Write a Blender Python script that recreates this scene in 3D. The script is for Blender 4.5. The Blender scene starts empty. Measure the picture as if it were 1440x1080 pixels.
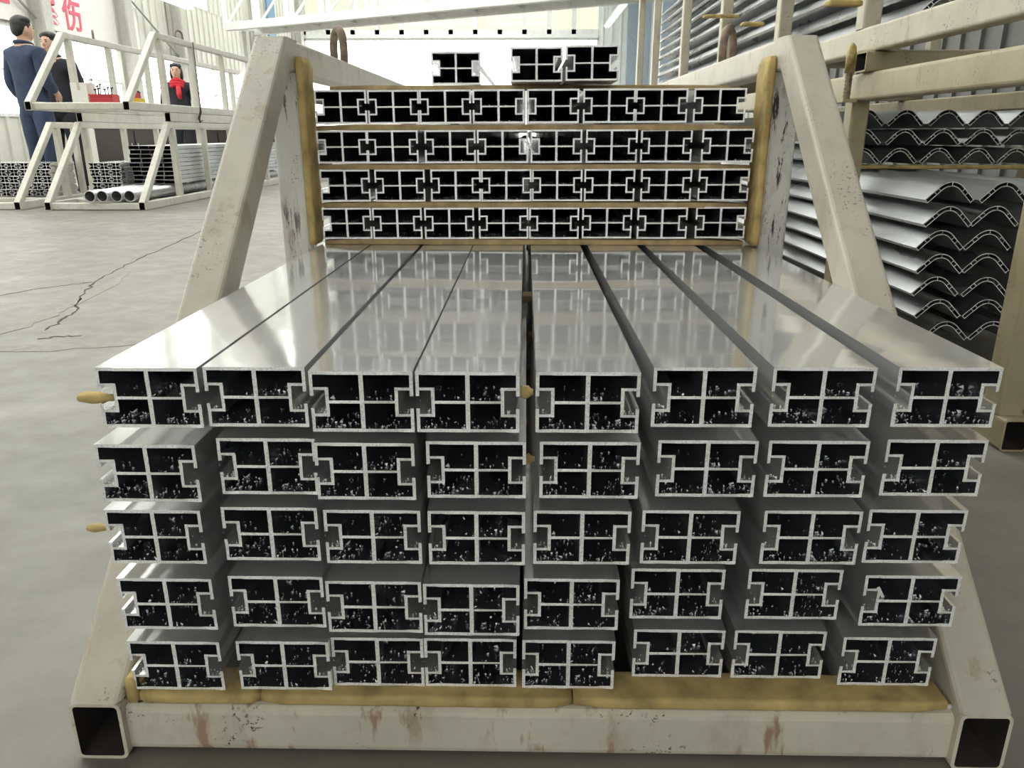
import bpy, bmesh, math, random
from mathutils import Vector, Matrix, Euler
random.seed(7)
C = bpy.context.scene.collection
SC = bpy.context.scene

# ------------------------------------------------------------------ camera
F = 1081.0
CAMZ = 0.65
PITCH = math.radians(18.04)
YAW = math.radians(1.008)
cam = bpy.data.cameras.new('camera')
cam.sensor_width = 36.0
cam.lens = F / 1440.0 * 36.0
cam.clip_start = 0.02
cam.clip_end = 300
cam_o = bpy.data.objects.new('camera', cam)
cam_o.location = (0, 0, CAMZ)
cam_o.rotation_euler = (math.radians(90) - PITCH, 0, YAW)
C.objects.link(cam_o)
SC.camera = cam_o
CR = cam_o.rotation_euler.to_matrix()

# ------------------------------------------------------------------ view and world
SC.view_settings.view_transform = 'Standard'
SC.view_settings.look = 'None'
SC.view_settings.gamma = 1.0
SC.view_settings.use_curve_mapping = False
SC.view_settings.exposure = 0.68
SC.cycles.max_bounces = 10
SC.cycles.glossy_bounces = 8
SC.cycles.diffuse_bounces = 4
SC.cycles.transparent_max_bounces = 12
SC.cycles.sample_clamp_indirect = 6
SC.cycles.use_denoising = True
W = bpy.data.worlds.new('world')
SC.world = W
W.use_nodes = True
nt = W.node_tree
bg = nt.nodes['Background']
bg.inputs[0].default_value = (1.0, 0.985, 0.95, 1)
bg.inputs[1].default_value = 3.4

# ------------------------------------------------------------------ unprojection: a pixel of the photo to a point on a plane
def ray(px, py):
    return (CR @ Vector(((px - 720) / F, (540 - py) / F, -1.0)))
def at_Y(px, py, Y):
    d = ray(px, py); t = Y / d.y
    return Vector((d.x * t, Y, CAMZ + d.z * t))
def at_Z(px, py, z):
    d = ray(px, py); t = (z - CAMZ) / d.z
    return Vector((d.x * t, d.y * t, z))
def at_X(px, py, X):
    d = ray(px, py); t = X / d.x
    return Vector((X, d.y * t, CAMZ + d.z * t))

# ------------------------------------------------------------------ materials
def new_mat(name):
    m = bpy.data.materials.new(name); m.use_nodes = True
    return m, m.node_tree, m.node_tree.nodes['Principled BSDF']
def nd(t, kind, **kw):
    n = t.nodes.new(kind)
    for k, v in kw.items(): setattr(n, k, v)
    return n
def noise(t, scale, detail=4, stretch=(1, 1, 1), rough=0.5):
    g = nd(t, 'ShaderNodeNewGeometry')
    mp = nd(t, 'ShaderNodeMapping'); mp.inputs['Scale'].default_value = stretch
    t.links.new(g.outputs['Position'], mp.inputs['Vector'])
    n = nd(t, 'ShaderNodeTexNoise')
    n.inputs['Scale'].default_value = scale; n.inputs['Detail'].default_value = detail
    n.inputs['Roughness'].default_value = rough
    t.links.new(mp.outputs[0], n.inputs['Vector'])
    return n.outputs['Fac']
def ramp(t, fac, stops):
    r = nd(t, 'ShaderNodeValToRGB')
    e = r.color_ramp.elements
    while len(e) < len(stops): e.new(0.5)
    for i, (p, c) in enumerate(stops):
        e[i].position = p
        e[i].color = (c, c, c, 1) if isinstance(c, (int, float)) else (*c, 1)
    t.links.new(fac, r.inputs[0])
    return r.outputs[0]
def mixc(t, fac, a, b):
    m = nd(t, 'ShaderNodeMix', data_type='RGBA')
    for s, v in ((m.inputs[0], fac), (m.inputs[6], a), (m.inputs[7], b)):
        if isinstance(v, (int, float)): s.default_value = v
        elif isinstance(v, tuple): s.default_value = (*v, 1)
        else: t.links.new(v, s)
    return m.outputs[2]
def mul(t, a, b):
    m = nd(t, 'ShaderNodeMath', operation='MULTIPLY')
    for s, v in ((m.inputs[0], a), (m.inputs[1], b)):
        if isinstance(v, (int, float)): s.default_value = v
        else: t.links.new(v, s)
    return m.outputs[0]
def bump(t, p, fac, strength, dist=0.001):
    b = nd(t, 'ShaderNodeBump'); b.inputs['Strength'].default_value = strength
    b.inputs['Distance'].default_value = dist
    t.links.new(fac, b.inputs['Height']); t.links.new(b.outputs[0], p.inputs['Normal'])

def simple(name, col, rough=0.6, metal=0.0, var=0.08, scale=20, bmp=0.0):
    m, t, p = new_mat(name)
    n = noise(t, scale)
    lo = tuple(c * (1 - var) for c in col); hi = tuple(min(1, c * (1 + var)) for c in col)
    t.links.new(ramp(t, n, [(0.3, lo), (0.7, hi)]), p.inputs['Base Color'])
    p.inputs['Roughness'].default_value = rough; p.inputs['Metallic'].default_value = metal
    if bmp: bump(t, p, n, bmp)
    return m

def make_alu(name, col, r0, r1, wav, satin=0.5, rings=False, haze=0.98):
    """drawn aluminium: a clear mirror lobe under a satin one, faint die lines along the length"""
    m, t, p = new_mat(name)
    streak = noise(t, 60, 3, (1, 0.03, 1))
    blot = noise(t, 5, 3, (1, 0.5, 1))
    c = mixc(t, ramp(t, streak, [(0.35, 0.0), (0.65, 1.0)]), tuple(c * 0.92 for c in col), col)
    q = nd(t, 'ShaderNodeBsdfPrincipled')
    for n_ in (p, q):
        t.links.new(c, n_.inputs['Base Color']); n_.inputs['Metallic'].default_value = 0.98
    t.links.new(ramp(t, blot, [(0.3, r0), (0.7, r1)]), p.inputs['Roughness'])
    q.inputs['Roughness'].default_value = 0.5; q.inputs['Metallic'].default_value = haze
    wv = noise(t, 9, 2, (1.0, 2.2, 1.0))
    bump(t, p, wv, wav, 0.002)
    if rings:      # shallow arcs left by the saw table, centred on the middle of the stack
        g = nd(t, 'ShaderNodeNewGeometry'); mp = nd(t, 'ShaderNodeMapping'); mp.inputs['Location'].default_value = (-.02, -1.75, 0); mp.inputs['Scale'].default_value = (1, 1, 0)
        t.links.new(g.outputs['Position'], mp.inputs['Vector'])
        w = nd(t, 'ShaderNodeTexWave', wave_type='RINGS', rings_direction='SPHERICAL')
        w.inputs['Scale'].default_value = 4.5; w.inputs['Distortion'].default_value = 0.6; w.inputs['Detail'].default_value = 0
        t.links.new(mp.outputs[0], w.inputs['Vector'])
        b2 = nd(t, 'ShaderNodeBump'); b2.inputs['Strength'].default_value = 0.15; b2.inputs['Distance'].default_value = 0.0006
        t.links.new(w.outputs['Fac'], b2.inputs['Height']); t.links.new(p.inputs['Normal'].links[0].from_socket, b2.inputs['Normal'])
        t.links.new(b2.outputs[0], p.inputs['Normal'])
    x = nd(t, 'ShaderNodeMixShader'); x.inputs[0].default_value = satin
    t.links.new(p.outputs[0], x.inputs[1]); t.links.new(q.outputs[0], x.inputs[2]); t.links.new(x.outputs[0], t.nodes['Material Output'].inputs[0])
    return m
ALU = make_alu('mill_aluminium', (0.86, 0.86, 0.86), 0.055, 0.12, 0.07, 0.22, True, 0.30)
ALU_D = make_alu('matt_aluminium', (0.62, 0.63, 0.64), 0.25, 0.4, 0.05)
BORE = make_alu('dark_chamber_aluminium', (0.50, 0.51, 0.55), 0.2, 0.3, 0.05, 0.2)  # chamber walls get a darker aluminium than the outer faces
def make_cut():
    m, t, p = new_mat('sawn_aluminium')
    n = noise(t, 550, 3)
    t.links.new(ramp(t, n, [(0.3, (0.66, 0.67, 0.68)), (0.55, (0.98, 0.98, 0.98))]), p.inputs['Base Color'])
    p.inputs['Metallic'].default_value = 0.25; p.inputs['Roughness'].default_value = 0.45
    bump(t, p, n, 0.6, 0.0006)
    return m
CUT = make_cut()
CHIP = simple('aluminium_swarf', (0.93, 0.94, 0.95), 0.35, 0.0, 0.05, 300)

def make_paint(name, col, wear=0.5, rust=(0.30, 0.15, 0.08), flaky=False, rough=0.45):
    m, t, p = new_mat(name)
    big = noise(t, 7, 5)
    base = mixc(t, ramp(t, big, [(0.35, 0.0), (0.7, 1.0)]), tuple(c * 0.86 for c in col), col)
    grime = noise(t, 22, 6, (1, 1, 0.5), 0.7)
    base = mixc(t, mul(t, ramp(t, grime, [(0.50, 0.0), (0.68, 1.0)]), 0.35 * wear + 0.1), base, tuple(c * 0.55 for c in (col[0], col[1] * .92, col[2] * .8)))
    st = noise(t, 30, 4, (1.0, 1.0, 0.28), 0.6)
    st2 = noise(t, 4.5, 3)
    mask = mul(t, ramp(t, st, [(0.58, 0.0), (0.64, 1.0)]), ramp(t, st2, [(0.42, 0.0), (0.55, 1.0)]))
    base = mixc(t, mul(t, mask, 0.75 * wear), base, rust)
    sp = noise(t, 170, 5, (1, 1, 1), 0.7)
    sp2 = noise(t, 13, 3)
    m2 = mul(t, ramp(t, sp, [(0.58, 0.0), (0.62, 1.0)]), ramp(t, sp2, [(0.52, 0.0), (0.60, 1.0)]))
    base = mixc(t, mul(t, m2, min(1.0, wear * 1.3)), base, (0.06, 0.045, 0.035))
    h = m2
    if flaky:
        fl = noise(t, 55, 6, (1, 1, 0.14), 0.75)
        fm = noise(t, 6, 2)
        m3 = mul(t, ramp(t, fl, [(0.555, 0.0), (0.585, 1.0)]), ramp(t, fm, [(0.40, 0.0), (0.52, 1.0)]))
        base = mixc(t, m3, base, (0.05, 0.045, 0.04))
        h = m3
    t.links.new(base, p.inputs['Base Color'])
    p.inputs['Roughness'].default_value = rough
    inv = nd(t, 'ShaderNodeMath', operation='SUBTRACT'); inv.inputs[0].default_value = 1.0
    t.links.new(h, inv.inputs[1])
    bump(t, p, inv.outputs[0], 0.5, 0.0008)
    return m
PAINT = make_paint('cream_paint_worn', (0.70, 0.645, 0.54), 1.0)
PAINT_CLEAN = make_paint('cream_paint', (0.62, 0.57, 0.475), 0.45)
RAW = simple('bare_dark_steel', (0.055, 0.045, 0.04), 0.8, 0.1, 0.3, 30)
PAINT_FLAKY = make_paint('white_paint_flaking', (0.78, 0.76, 0.72), 0.6, flaky=True)
PAINT_FAR = make_paint('offwhite_paint_far', (0.66, 0.64, 0.56), 0.25)
PAINT_TAN = make_paint('tan_paint', (0.46, 0.39, 0.25), 0.6, rust=(0.35, 0.2, 0.1))
PAINT_WHITE = make_paint('white_gloss_paint', (0.86, 0.86, 0.84), 0.05)
FOAM = simple('yellow_foam', (0.50, 0.37, 0.15), 0.85, 0, 0.35, 28, 0.4)
LATH = simple('brown_lath', (0.40, 0.29, 0.15), 0.8, 0, 0.25, 40, 0.3)

def make_floor():
    m, t, p = new_mat('concrete_floor')
    a = noise(t, 1.1, 6, (1, 1, 1), 0.6); b = noise(t, 9, 8, (1, 1, 1), 0.72)
    base = mixc(t, ramp(t, a, [(0.3, 0.0), (0.7, 1.0)]), (0.165, 0.152, 0.127), (0.245, 0.228, 0.195))
    base = mixc(t, mul(t, ramp(t, b, [(0.42, 0.0), (0.66, 1.0)]), 0.35), base, (0.15, 0.138, 0.12))
    c = noise(t, 1.6, 5, (0.8, 1.3, 1), 0.6)
    base = mixc(t, mul(t, ramp(t, c, [(0.56, 0.0), (0.72, 1.0)]), 0.4), base, (0.40, 0.38, 0.34))
    t.links.new(base, p.inputs['Base Color'])
    t.links.new(ramp(t, b, [(0.3, 0.38), (0.7, 0.6)]), p.inputs['Roughness'])
    bump(t, p, b, 0.08, 0.002)
    return m
FLOORM = make_floor()
CRACK = simple('crack_dark', (0.07, 0.06, 0.05), 0.9)
SCAR = simple('cement_smear', (0.30, 0.285, 0.25), 0.8, 0, 0.15, 30)
PANEL = simple('pale_cladding', (0.66, 0.65, 0.58), 0.5, 0, 0.05, 3)
PANELW = simple('white_cladding', (0.80, 0.83, 0.80), 0.5, 0, 0.05, 3)
GREYW = simple('grey_steel_paint', (0.36, 0.36, 0.35), 0.5)
BLUE = simple('blue_paint', (0.16, 0.30, 0.45), 0.5)
SKIN = simple('skin', (0.62, 0.38, 0.27), 0.5, 0, 0.05)
HAIR = simple('black_hair', (0.018, 0.016, 0.015), 0.5, 0, 0.3, 60)
NAVY = simple('navy_cloth', (0.035, 0.05, 0.095), 0.9, 0, 0.25, 12)
BLACKC = simple('black_cloth', (0.018, 0.018, 0.025), 0.9, 0, 0.2, 12)
REDC = simple('red_cloth', (0.55, 0.02, 0.03), 0.8, 0, 0.25, 25)
REDP = simple('red_plastic', (0.55, 0.04, 0.05), 0.4)
YELP = simple('yellow_plastic', (0.85, 0.55, 0.03), 0.4)
REDINK = simple('red_sign_paint', (0.78, 0.12, 0.20), 0.6)
WHITEB = simple('white_board', (0.80, 0.78, 0.73), 0.5, 0, 0.04)
DARKM = simple('dark_steel', (0.05, 0.045, 0.04), 0.5, 0.4)
RUSTY = simple('rusty_steel', (0.27, 0.20, 0.15), 0.65, 0.3, 0.35, 60, 0.5)
BRASS = simple('dull_yellow_steel', (0.42, 0.32, 0.13), 0.5, 0.4, 0.3, 60)
GREEN = simple('green_machine', (0.05, 0.2, 0.11), 0.5)
EYE = simple('dark_eye', (0.03, 0.02, 0.02), 0.3)
LIP = simple('lips', (0.45, 0.16, 0.14), 0.5)
SHOE = simple('dark_shoe', (0.03, 0.03, 0.03), 0.6)
def make_pane(name, tr, tint):
    m, t, p = new_mat(name)
    t.nodes.remove(p)
    out = t.nodes['Material Output']
    a = nd(t, 'ShaderNodeBsdfTransparent'); a.inputs[0].default_value = (*tint, 1)
    g = nd(t, 'ShaderNodeBsdfGlossy'); g.inputs['Roughness'].default_value = 0.05
    x = nd(t, 'ShaderNodeMixShader'); x.inputs[0].default_value = 1 - tr
    t.links.new(a.outputs[0], x.inputs[1]); t.links.new(g.outputs[0], x.inputs[2]); t.links.new(x.outputs[0], out.inputs[0])
    return m
GLASS = make_pane('window_glass', 0.93, (0.97, 0.99, 0.98))
FROST = make_pane('greenish_translucent_panel', 0.93, (0.45, 0.46, 0.41))
def make_lamp():
    m, t, p = new_mat('lamp_tube_glow')
    p.inputs['Emission Color'].default_value = (1, 1, 1, 1); p.inputs['Emission Strength'].default_value = 5
    return m
GLOW = make_lamp()

# ------------------------------------------------------------------ mesh helpers
class MB:
    def __init__(s): s.v = []; s.f = []; s.m = []
    def add(s, vs, fs, mi=0):
        o = len(s.v); s.v += [tuple(v) for v in vs]
        s.f += [tuple(i + o for i in f) for f in fs]; s.m += [mi] * len(fs)
    def box(s, x0, x1, y0, y1, z0, z1, mi=0):
        vs = [(x, y, z) for z in (z0, z1) for y in (y0, y1) for x in (x0, x1)]
        s.add(vs, [(0, 2, 3, 1), (4, 5, 7, 6), (0, 1, 5, 4), (2, 6, 7, 3), (0, 4, 6, 2), (1, 3, 7, 5)], mi)
    def obox(s, c, ax, ay, az, mi=0):
        c, ax, ay, az = map(Vector, (c, ax, ay, az))
        vs = [c + ax * i + ay * j + az * k for k in (-1, 1) for j in (-1, 1) for i in (-1, 1)]
        s.add(vs, [(0, 2, 3, 1), (4, 5, 7, 6), (0, 1, 5, 4), (2, 6, 7, 3), (0, 4, 6, 2), (1, 3, 7, 5)], mi)
    def mesh(s, name, mats, smooth=False):
        me = bpy.data.meshes.new(name)
        me.from_pydata(s.v, [], s.f)
        ms = list(mats) if isinstance(mats, (list, tuple)) else [mats]
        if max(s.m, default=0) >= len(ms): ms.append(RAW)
        for m in ms: me.materials.append(m)
        me.polygons.foreach_set('material_index', s.m)
        if smooth: me.polygons.foreach_set('use_smooth', [True] * len(me.polygons))
        me.update()
        bm = bmesh.new(); bm.from_mesh(me); bmesh.ops.recalc_face_normals(bm, faces=bm.faces); bm.to_mesh(me); bm.free()
        return me
def link(name, me, parent=None, loc=None, rot=None):
    o = bpy.data.objects.new(name, me); C.objects.link(o)
    if parent is not None: o.parent = parent
    if loc is not None: o.location = loc
    if rot is not None: o.rotation_euler = rot
    return o
def tag(o, label=None, cat=None, group=None, kind=None):
    if label: o['label'] = label
    if cat: o['category'] = cat
    if group: o['group'] = group
    if kind: o['kind'] = kind
    return o
def empty(name, loc, label, cat, group=None, rz=0):
    o = link(name, None, None, loc, (0, 0, rz)); o.empty_display_size = 0.1
    return tag(o, label, cat, group)
def ring(w, h, r, n=3):
    pts = []
    for cx, cy, a0 in ((w/2-r, h/2-r, 0), (-w/2+r, h/2-r, 90), (-w/2+r, -h/2+r, 180), (w/2-r, -h/2+r, 270)):
        for k in range(n + 1):
            a = math.radians(a0 + 90 * k / n); pts.append((cx + r * math.cos(a), cy + r * math.sin(a)))
    return pts
def tube(mb, p0, p1, w, h, t=0.004, r=0.007, side=(1, 0, 0), cut0=None, cut1=None, cap0=False, cap1=False, mi=0):
    """hollow rounded rectangular tube; w is measured along side; a cut is the normal of the plane through that end"""
    p0, p1 = Vector(p0), Vector(p1); d = (p1 - p0).normalized()
    s = Vector(side); s = (s - d * s.dot(d)).normalized(); u = d.cross(s)
    def sect(p, cut, ww, hh, rr):
        out = []
        for a, b in ring(ww, hh, rr):
            q = p + s * a + u * b
            if cut is not None:
                nrm = Vector(cut); q = q + d * ((p - q).dot(nrm) / d.dot(nrm))
            out.append(q)
        return out
    o0, o1 = sect(p0, cut0, w, h, r), sect(p1, cut1, w, h, r)
    n = len(o0)
    i0, i1 = sect(p0, cut0, w-2*t, h-2*t, max(.001, r-t)), sect(p1, cut1, w-2*t, h-2*t, max(.001, r-t))
    fs = []; inner = []
    for k in range(n):
        j = (k + 1) % n
        fs.append((k, j, n+j, n+k)); inner.append((2*n+k, 3*n+k, 3*n+j, 2*n+j))
        if not cap0: fs.append((k, 2*n+k, 2*n+j, j))
        if not cap1: fs.append((n+k, n+j, 3*n+j, 3*n+k))
    if cap0: fs.append(tuple(range(n)))
    if cap1: fs.append(tuple(range(n, 2*n)))
    o = len(mb.v)
    mb.add(o0 + o1 + i0 + i1, fs, mi)
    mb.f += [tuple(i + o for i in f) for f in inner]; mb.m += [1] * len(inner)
def pipe_pts(mb, pts, rad, n=10, closed=False, mi=0, caps=True):
    pts = [Vector(p) for p in pts]; N = len(pts)
    rads = rad if isinstance(rad, (list, tuple)) else [rad] * N
    vs = []; prev = None
    for i in range(N):
        if closed: d = (pts[(i+1) % N] - pts[i-1]).normalized()
        else: d = (pts[min(i+1, N-1)] - pts[max(i-1, 0)]).normalized()
        if prev is None:
            a = Vector((0, 0, 1)) if abs(d.z) < 0.9 else Vector((1, 0, 0))
        else: a = prev
        a = (a - d * a.dot(d)).normalized(); b = d.cross(a); prev = a
        for k in range(n):
            t = 2 * math.pi * k / n; vs.append(pts[i] + (a * math.cos(t) + b * math.sin(t)) * rads[i])
    fs = []
    for i in range(N if closed else N - 1):
        i2 = (i + 1) % N
        for k in range(n):
            j = (k + 1) % n; fs.append((i*n+k, i*n+j, i2*n+j, i2*n+k))
    if not closed and caps: fs += [tuple(range(n)), tuple(range((N-1)*n, N*n))]
    mb.add(vs, fs, mi)
def extrude_cells(xs, zs, solid, y0, y1, jit=0.0, bore=None):
    """2D grid of solid cells extruded along Y: material 0 on the walls, 1 on the sawn ends"""
    mb = MB(); idx = {}
    def v(i, j, e):
        k = (i, j, e)
        if k not in idx:
            idx[k] = len(mb.v)
            mb.v.append((xs[i], (y0, y1)[e] + random.uniform(-jit, jit), zs[j]))
        return idx[k]
    nx, nz = len(xs) - 1, len(zs) - 1
    S = lambda i, j: 0 <= i < nx and 0 <= j < nz and solid((xs[i]+xs[i+1])/2, (zs[j]+zs[j+1])/2)
    for i in range(nx):
        for j in range(nz):
            if not S(i, j): continue
            for e in (0, 1):
                mb.f.append((v(i,j,e), v(i+1,j,e), v(i+1,j+1,e), v(i,j+1,e))); mb.m.append(1)
            for (a, b, ii, jj) in (((i,j),(i+1,j),i,j-1), ((i,j+1),(i+1,j+1),i,j+1), ((i,j),(i,j+1),i-1,j), ((i+1,j),(i+1,j+1),i+1,j)):
                if not S(ii, jj):
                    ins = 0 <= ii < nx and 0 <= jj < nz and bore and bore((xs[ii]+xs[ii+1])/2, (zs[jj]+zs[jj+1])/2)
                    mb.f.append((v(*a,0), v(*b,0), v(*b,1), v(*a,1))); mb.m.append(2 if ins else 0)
    return mb

# ================================================================== THE SETTING
HALL_X0, HALL_X1, HALL_Y0, HALL_Y1, ROOF_Z = -8.0, 3.9, -7.0, 30.0, 6.6
mb = MB(); mb.box(-60, 60, -40, 90, -0.1, 0.0)
floor = link('floor', mb.mesh('floor', FLOORM)); tag(floor, kind='structure')
def floor_strip(name, pts, widths, mat, label=None):
    mb = MB(); vs = []
    P = [at_Z(x, y, 0.0) for x, y in pts]
    Q = []
    for a, b in zip(P, P[1:]):
        for k in range(5):
            q = a.lerp(b, k / 5); Q.append(q + Vector((random.uniform(-1, 1), random.uniform(-1, 1), 0)) * 0.012)
    Q.append(P[-1])
    n = len(Q)
    for i, q in enumerate(Q):
        d = (Q[min(i+1, n-1)] - Q[max(i-1, 0)]).normalized(); s = Vector((-d.y, d.x, 0))
        w = widths * random.uniform(0.4, 1.3) * (0.15 if i in (0, n-1) else 1)
        for sg in (-1, 1):
            for z in (0.0002, 0.0012): vs.append((q.x + s.x*w*sg, q.y + s.y*w*sg, z))
    fs = []
    for i in range(n - 1):
        o = 4*i
        fs += [(o+1, o+5, o+7, o+3), (o, o+2, o+6, o+4), (o, o+4, o+5, o+1), (o+2, o+3, o+7, o+6)]
    mb.add(vs, fs)
    o = link(name, mb.mesh(name, mat), floor)
    if label: tag(o, label)
floor_strip('crack', [(300, 318), (279, 328), (222, 352), (190, 367), (160, 382), (130, 397), (112, 399)], 0.004, CRACK)
floor_strip('crack', [(130, 397), (122, 410), (108, 425), (105, 440), (90, 450), (63, 465)], 0.0045, CRACK)
floor_strip('crack', [(112, 399), (60, 405), (0, 416)], 0.0018, CRACK)
floor_strip('crack', [(50, 478), (80, 474), (115, 472)], 0.004, CRACK)
floor_strip('cement_smear', [(-60, 492), (60, 489), (170, 484), (240, 470)], 0.045, SCAR)
floor_strip('cement_smear', [(0, 470), (60, 445), (110, 425), (180, 385)], 0.035, SCAR)

def ribbed(mb, axis, c, a0, a1, z0, z1, pitch=0.32, depth=0.035, inward=1, th=0.05):
    """cladding sheet with raised ribs; axis 'x' means the wall lies at x=c and runs along y"""
    def B(u0, u1, d0, d1, zz0, zz1):
        lo, hi = min(c + d0*inward, c + d1*inward), max(c + d0*inward, c + d1*inward)
        if axis == 'x': mb.box(lo, hi, u0, u1, zz0, zz1)
        else: mb.box(u0, u1, lo, hi, zz0, zz1)
    B(a0, a1, -th, 0, z0, z1)
    u = a0 + pitch / 2
    while u < a1 - 0.05:
        B(u - 0.03, u + 0.03, 0, depth, z0, z1); u += pitch
# left wall: cladding low, windows, cladding with the sign, clerestory windows, cladding
mb = MB()
ribbed(mb, 'x', HALL_X0, HALL_Y0, HALL_Y1, 0.0, 0.9)
ribbed(mb, 'x', HALL_X0, HALL_Y0, HALL_Y1, 2.28, 3.55)
ribbed(mb, 'x', HALL_X0, HALL_Y0, HALL_Y1, 5.3, ROOF_Z)
ribbed(mb, 'x', HALL_X0, 21.0, HALL_Y1, 3.55, 5.3)
ribbed(mb, 'x', HALL_X0, HALL_Y0, 3.0, 3.55, 5.3)
ribbed(mb, 'x', HALL_X0, HALL_Y0, 3.0, 0.9, 2.28)
tag(link('wall_left', mb.mesh('wall_left', PANEL)), kind='structure')
def window_band(name, axis, c, a0, a1, z0, z1, step, fm=PAINT_WHITE, rails=1, bar=0.05, gm=GLASS):
    e = link(name, None); tag(e, kind='structure')
    mb = MB(); 
    def B(u0, u1, zz0, zz1, d=0.04):
        if axis == 'x': mb.box(c - d, c + d*0.5, u0, u1, zz0, zz1)
        else: mb.box(u0, u1, c - d*.5, c + d, zz0, zz1)
    B(a0, a1, z0, z0 + bar); B(a0, a1, z1 - bar, z1)
    for k in range(1, rails + 1):
        z = z0 + (z1 - z0) * k / (rails + 1); B(a0, a1, z - bar*.3, z + bar*.3)
    u = a0
    while u <= a1 + 1e-3:
        B(u - bar/2, u + bar/2, z0, z1); u += step
    link('frame', mb.mesh('frame', fm), e)
    u = a0
    while u < a1 - 1e-3:
        m2 = MB()
        if axis == 'x': m2.box(c - .006, c - .002, u, min(u+step, a1), z0, z1)
        else: m2.box(u, min(u+step, a1), c + .002, c + .006, z0, z1)
        link('pane', m2.mesh('pane', gm), e); u += step
    return e
window_band('window_1', 'x', HALL_X0, 3.0, HALL_Y1, 0.9, 2.28, 1.5)
window_band('window_2', 'x', HALL_X0, 3.0, 21.0, 3.55, 5.3, 2.0)
mb = MB()
for y in (2.0, 7.9, 13.4, 16.2, 18.7, 24.2, 28.5):
    mb.box(HALL_X0 + .02, HALL_X0 + .10, y - .12, y + .12, 0, ROOF_Z)
    mb.box(HALL_X0 + .10, HALL_X0 + .30, y - .02, y + .02, 0, ROOF_Z)
    mb.box(HALL_X0 + .30, HALL_X0 + .34, y - .12, y + .12, 0, ROOF_Z)
tag(link('trim_1', mb.mesh('trim_1', simple('column_paint', (0.50, 0.49, 0.44), 0.5))), 'pale grey steel columns along the left wall', kind='structure')
mb = MB()
for (ya, yb, za, zb) in ((2.0, 7.9, 1.0, 6.0), (7.9, 13.4, 5.5, 2.4), (16.2, 18.7, 3.4, 2.3)):
    pipe_pts(mb, [(HALL_X0 + .14, ya, za), (HALL_X0 + .14, yb, zb)], 0.02, 8)
tag(link('trim_2', mb.mesh('trim_2', GREYW)), 'diagonal bracing rods between the columns', kind='structure')
# back wall with a wide open gateway and a glazed lattice above it
mb = MB()
ribbed(mb, 'y', HALL_Y1, 2.55, HALL_X1, 0, ROOF_Z, inward=-1)
ribbed(mb, 'y', HALL_Y1, HALL_X0, 2.55, 5.35, ROOF_Z, inward=-1)
mb.box(HALL_X0, 2.55, HALL_Y1 - .08, HALL_Y1 + .1, 3.9, 4.02)
tag(link('wall_back', mb.mesh('wall_back', PANELW)), kind='structure')
window_band('window_3', 'y', HALL_Y1, HALL_X0, 2.55, 4.02, 5.35, 0.88, rails=0, bar=0.16, gm=FROST)
window_band('window_4', 'y', HALL_Y1, HALL_X0, 2.55, 0.05, 3.9, 10.55, rails=0, bar=0.07)
# right wall
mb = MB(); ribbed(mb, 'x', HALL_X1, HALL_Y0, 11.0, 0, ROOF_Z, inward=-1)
tag(link('wall_right', mb.mesh('wall_right', simple('shade_dark_grey_cladding', (0.12, 0.12, 0.11), 0.6))), kind='structure')  # near stretch coloured darker, standing in for the dim depth behind the right racks
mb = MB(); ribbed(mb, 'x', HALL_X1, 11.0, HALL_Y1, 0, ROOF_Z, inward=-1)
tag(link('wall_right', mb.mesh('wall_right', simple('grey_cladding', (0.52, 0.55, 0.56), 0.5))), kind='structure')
mb = MB()
for y in (12.0, 17.5, 22.0, 26.5, 29.3):
    mb.box(HALL_X1 - .40, HALL_X1 - .02, y - .12, y + .12, 0, ROOF_Z)
tag(link('trim_3', mb.mesh('trim_3', simple('blue_grey_paint', (0.30, 0.36, 0.42), 0.5))), 'blue grey columns of the right wall', kind='structure')
# wall behind the photographer with a window band
mb = MB()
ribbed(mb, 'y', HALL_Y0, HALL_X0, HALL_X1, 0, 2.4)
ribbed(mb, 'y', HALL_Y0, HALL_X0, HALL_X1, 4.6, ROOF_Z)
tag(link('wall_front', mb.mesh('wall_front', PANEL)), kind='structure')
window_band('window_6', 'y', HALL_Y0, HALL_X0, HALL_X1, 2.4, 4.6, 1.7)
# roof: sheets with skylights between them
mb = MB(); sky = []
y = HALL_Y0
while y < HALL_Y1:
    if y < 0.5:
        mb.box(HALL_X0, HALL_X1, y, y + 4.0, ROOF_Z, ROOF_Z + .08); y += 4.0; continue
    mb.box(HALL_X0, HALL_X1, y, y + 1.0, ROOF_Z, ROOF_Z + .08)
    for (xa, xb) in ((-8.0, -7.6), (-2.9, -2.3), (1.4, HALL_X1)):
        mb.box(xa, xb, y + 1.0, y + 4.0, ROOF_Z, ROOF_Z + .08)
    sky += [(-7.6, -2.9, y + 1.0, y + 4.0), (-2.3, 1.4, y + 1.0, y + 4.0)]
    y += 4.0
tag(link('ceiling', mb.mesh('ceiling', PANELW)), kind='structure')
e = link('window_5', None); tag(e, 'rooflight panels', kind='structure')
for (xa, xb, ya, yb) in sky:
    m2 = MB(); m2.box(xa, xb, ya, yb, ROOF_Z + .03, ROOF_Z + .035); link('pane', m2.mesh('pane', GLASS), e)
mb = MB()
for y in (-1, 5, 11, 17, 23, 29):
    for z in (ROOF_Z - .12, ROOF_Z - .75): tube(mb, (HALL_X0, y, z), (HALL_X1, y, z), .1, .1, side=(0, 1, 0))
    x = HALL_X0; up = True
    while x < HALL_X1 - .8:
        a, b = (ROOF_Z - .75, ROOF_Z - .12) if up else (ROOF_Z - .12, ROOF_Z - .75)
        pipe_pts(mb, [(x, y, a), (x + .8, y, b)], .025, 6); x += .8; up = not up
tag(link('trim_4', mb.mesh('trim_4', PAINT_WHITE)), 'white roof trusses', kind='structure')
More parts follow.
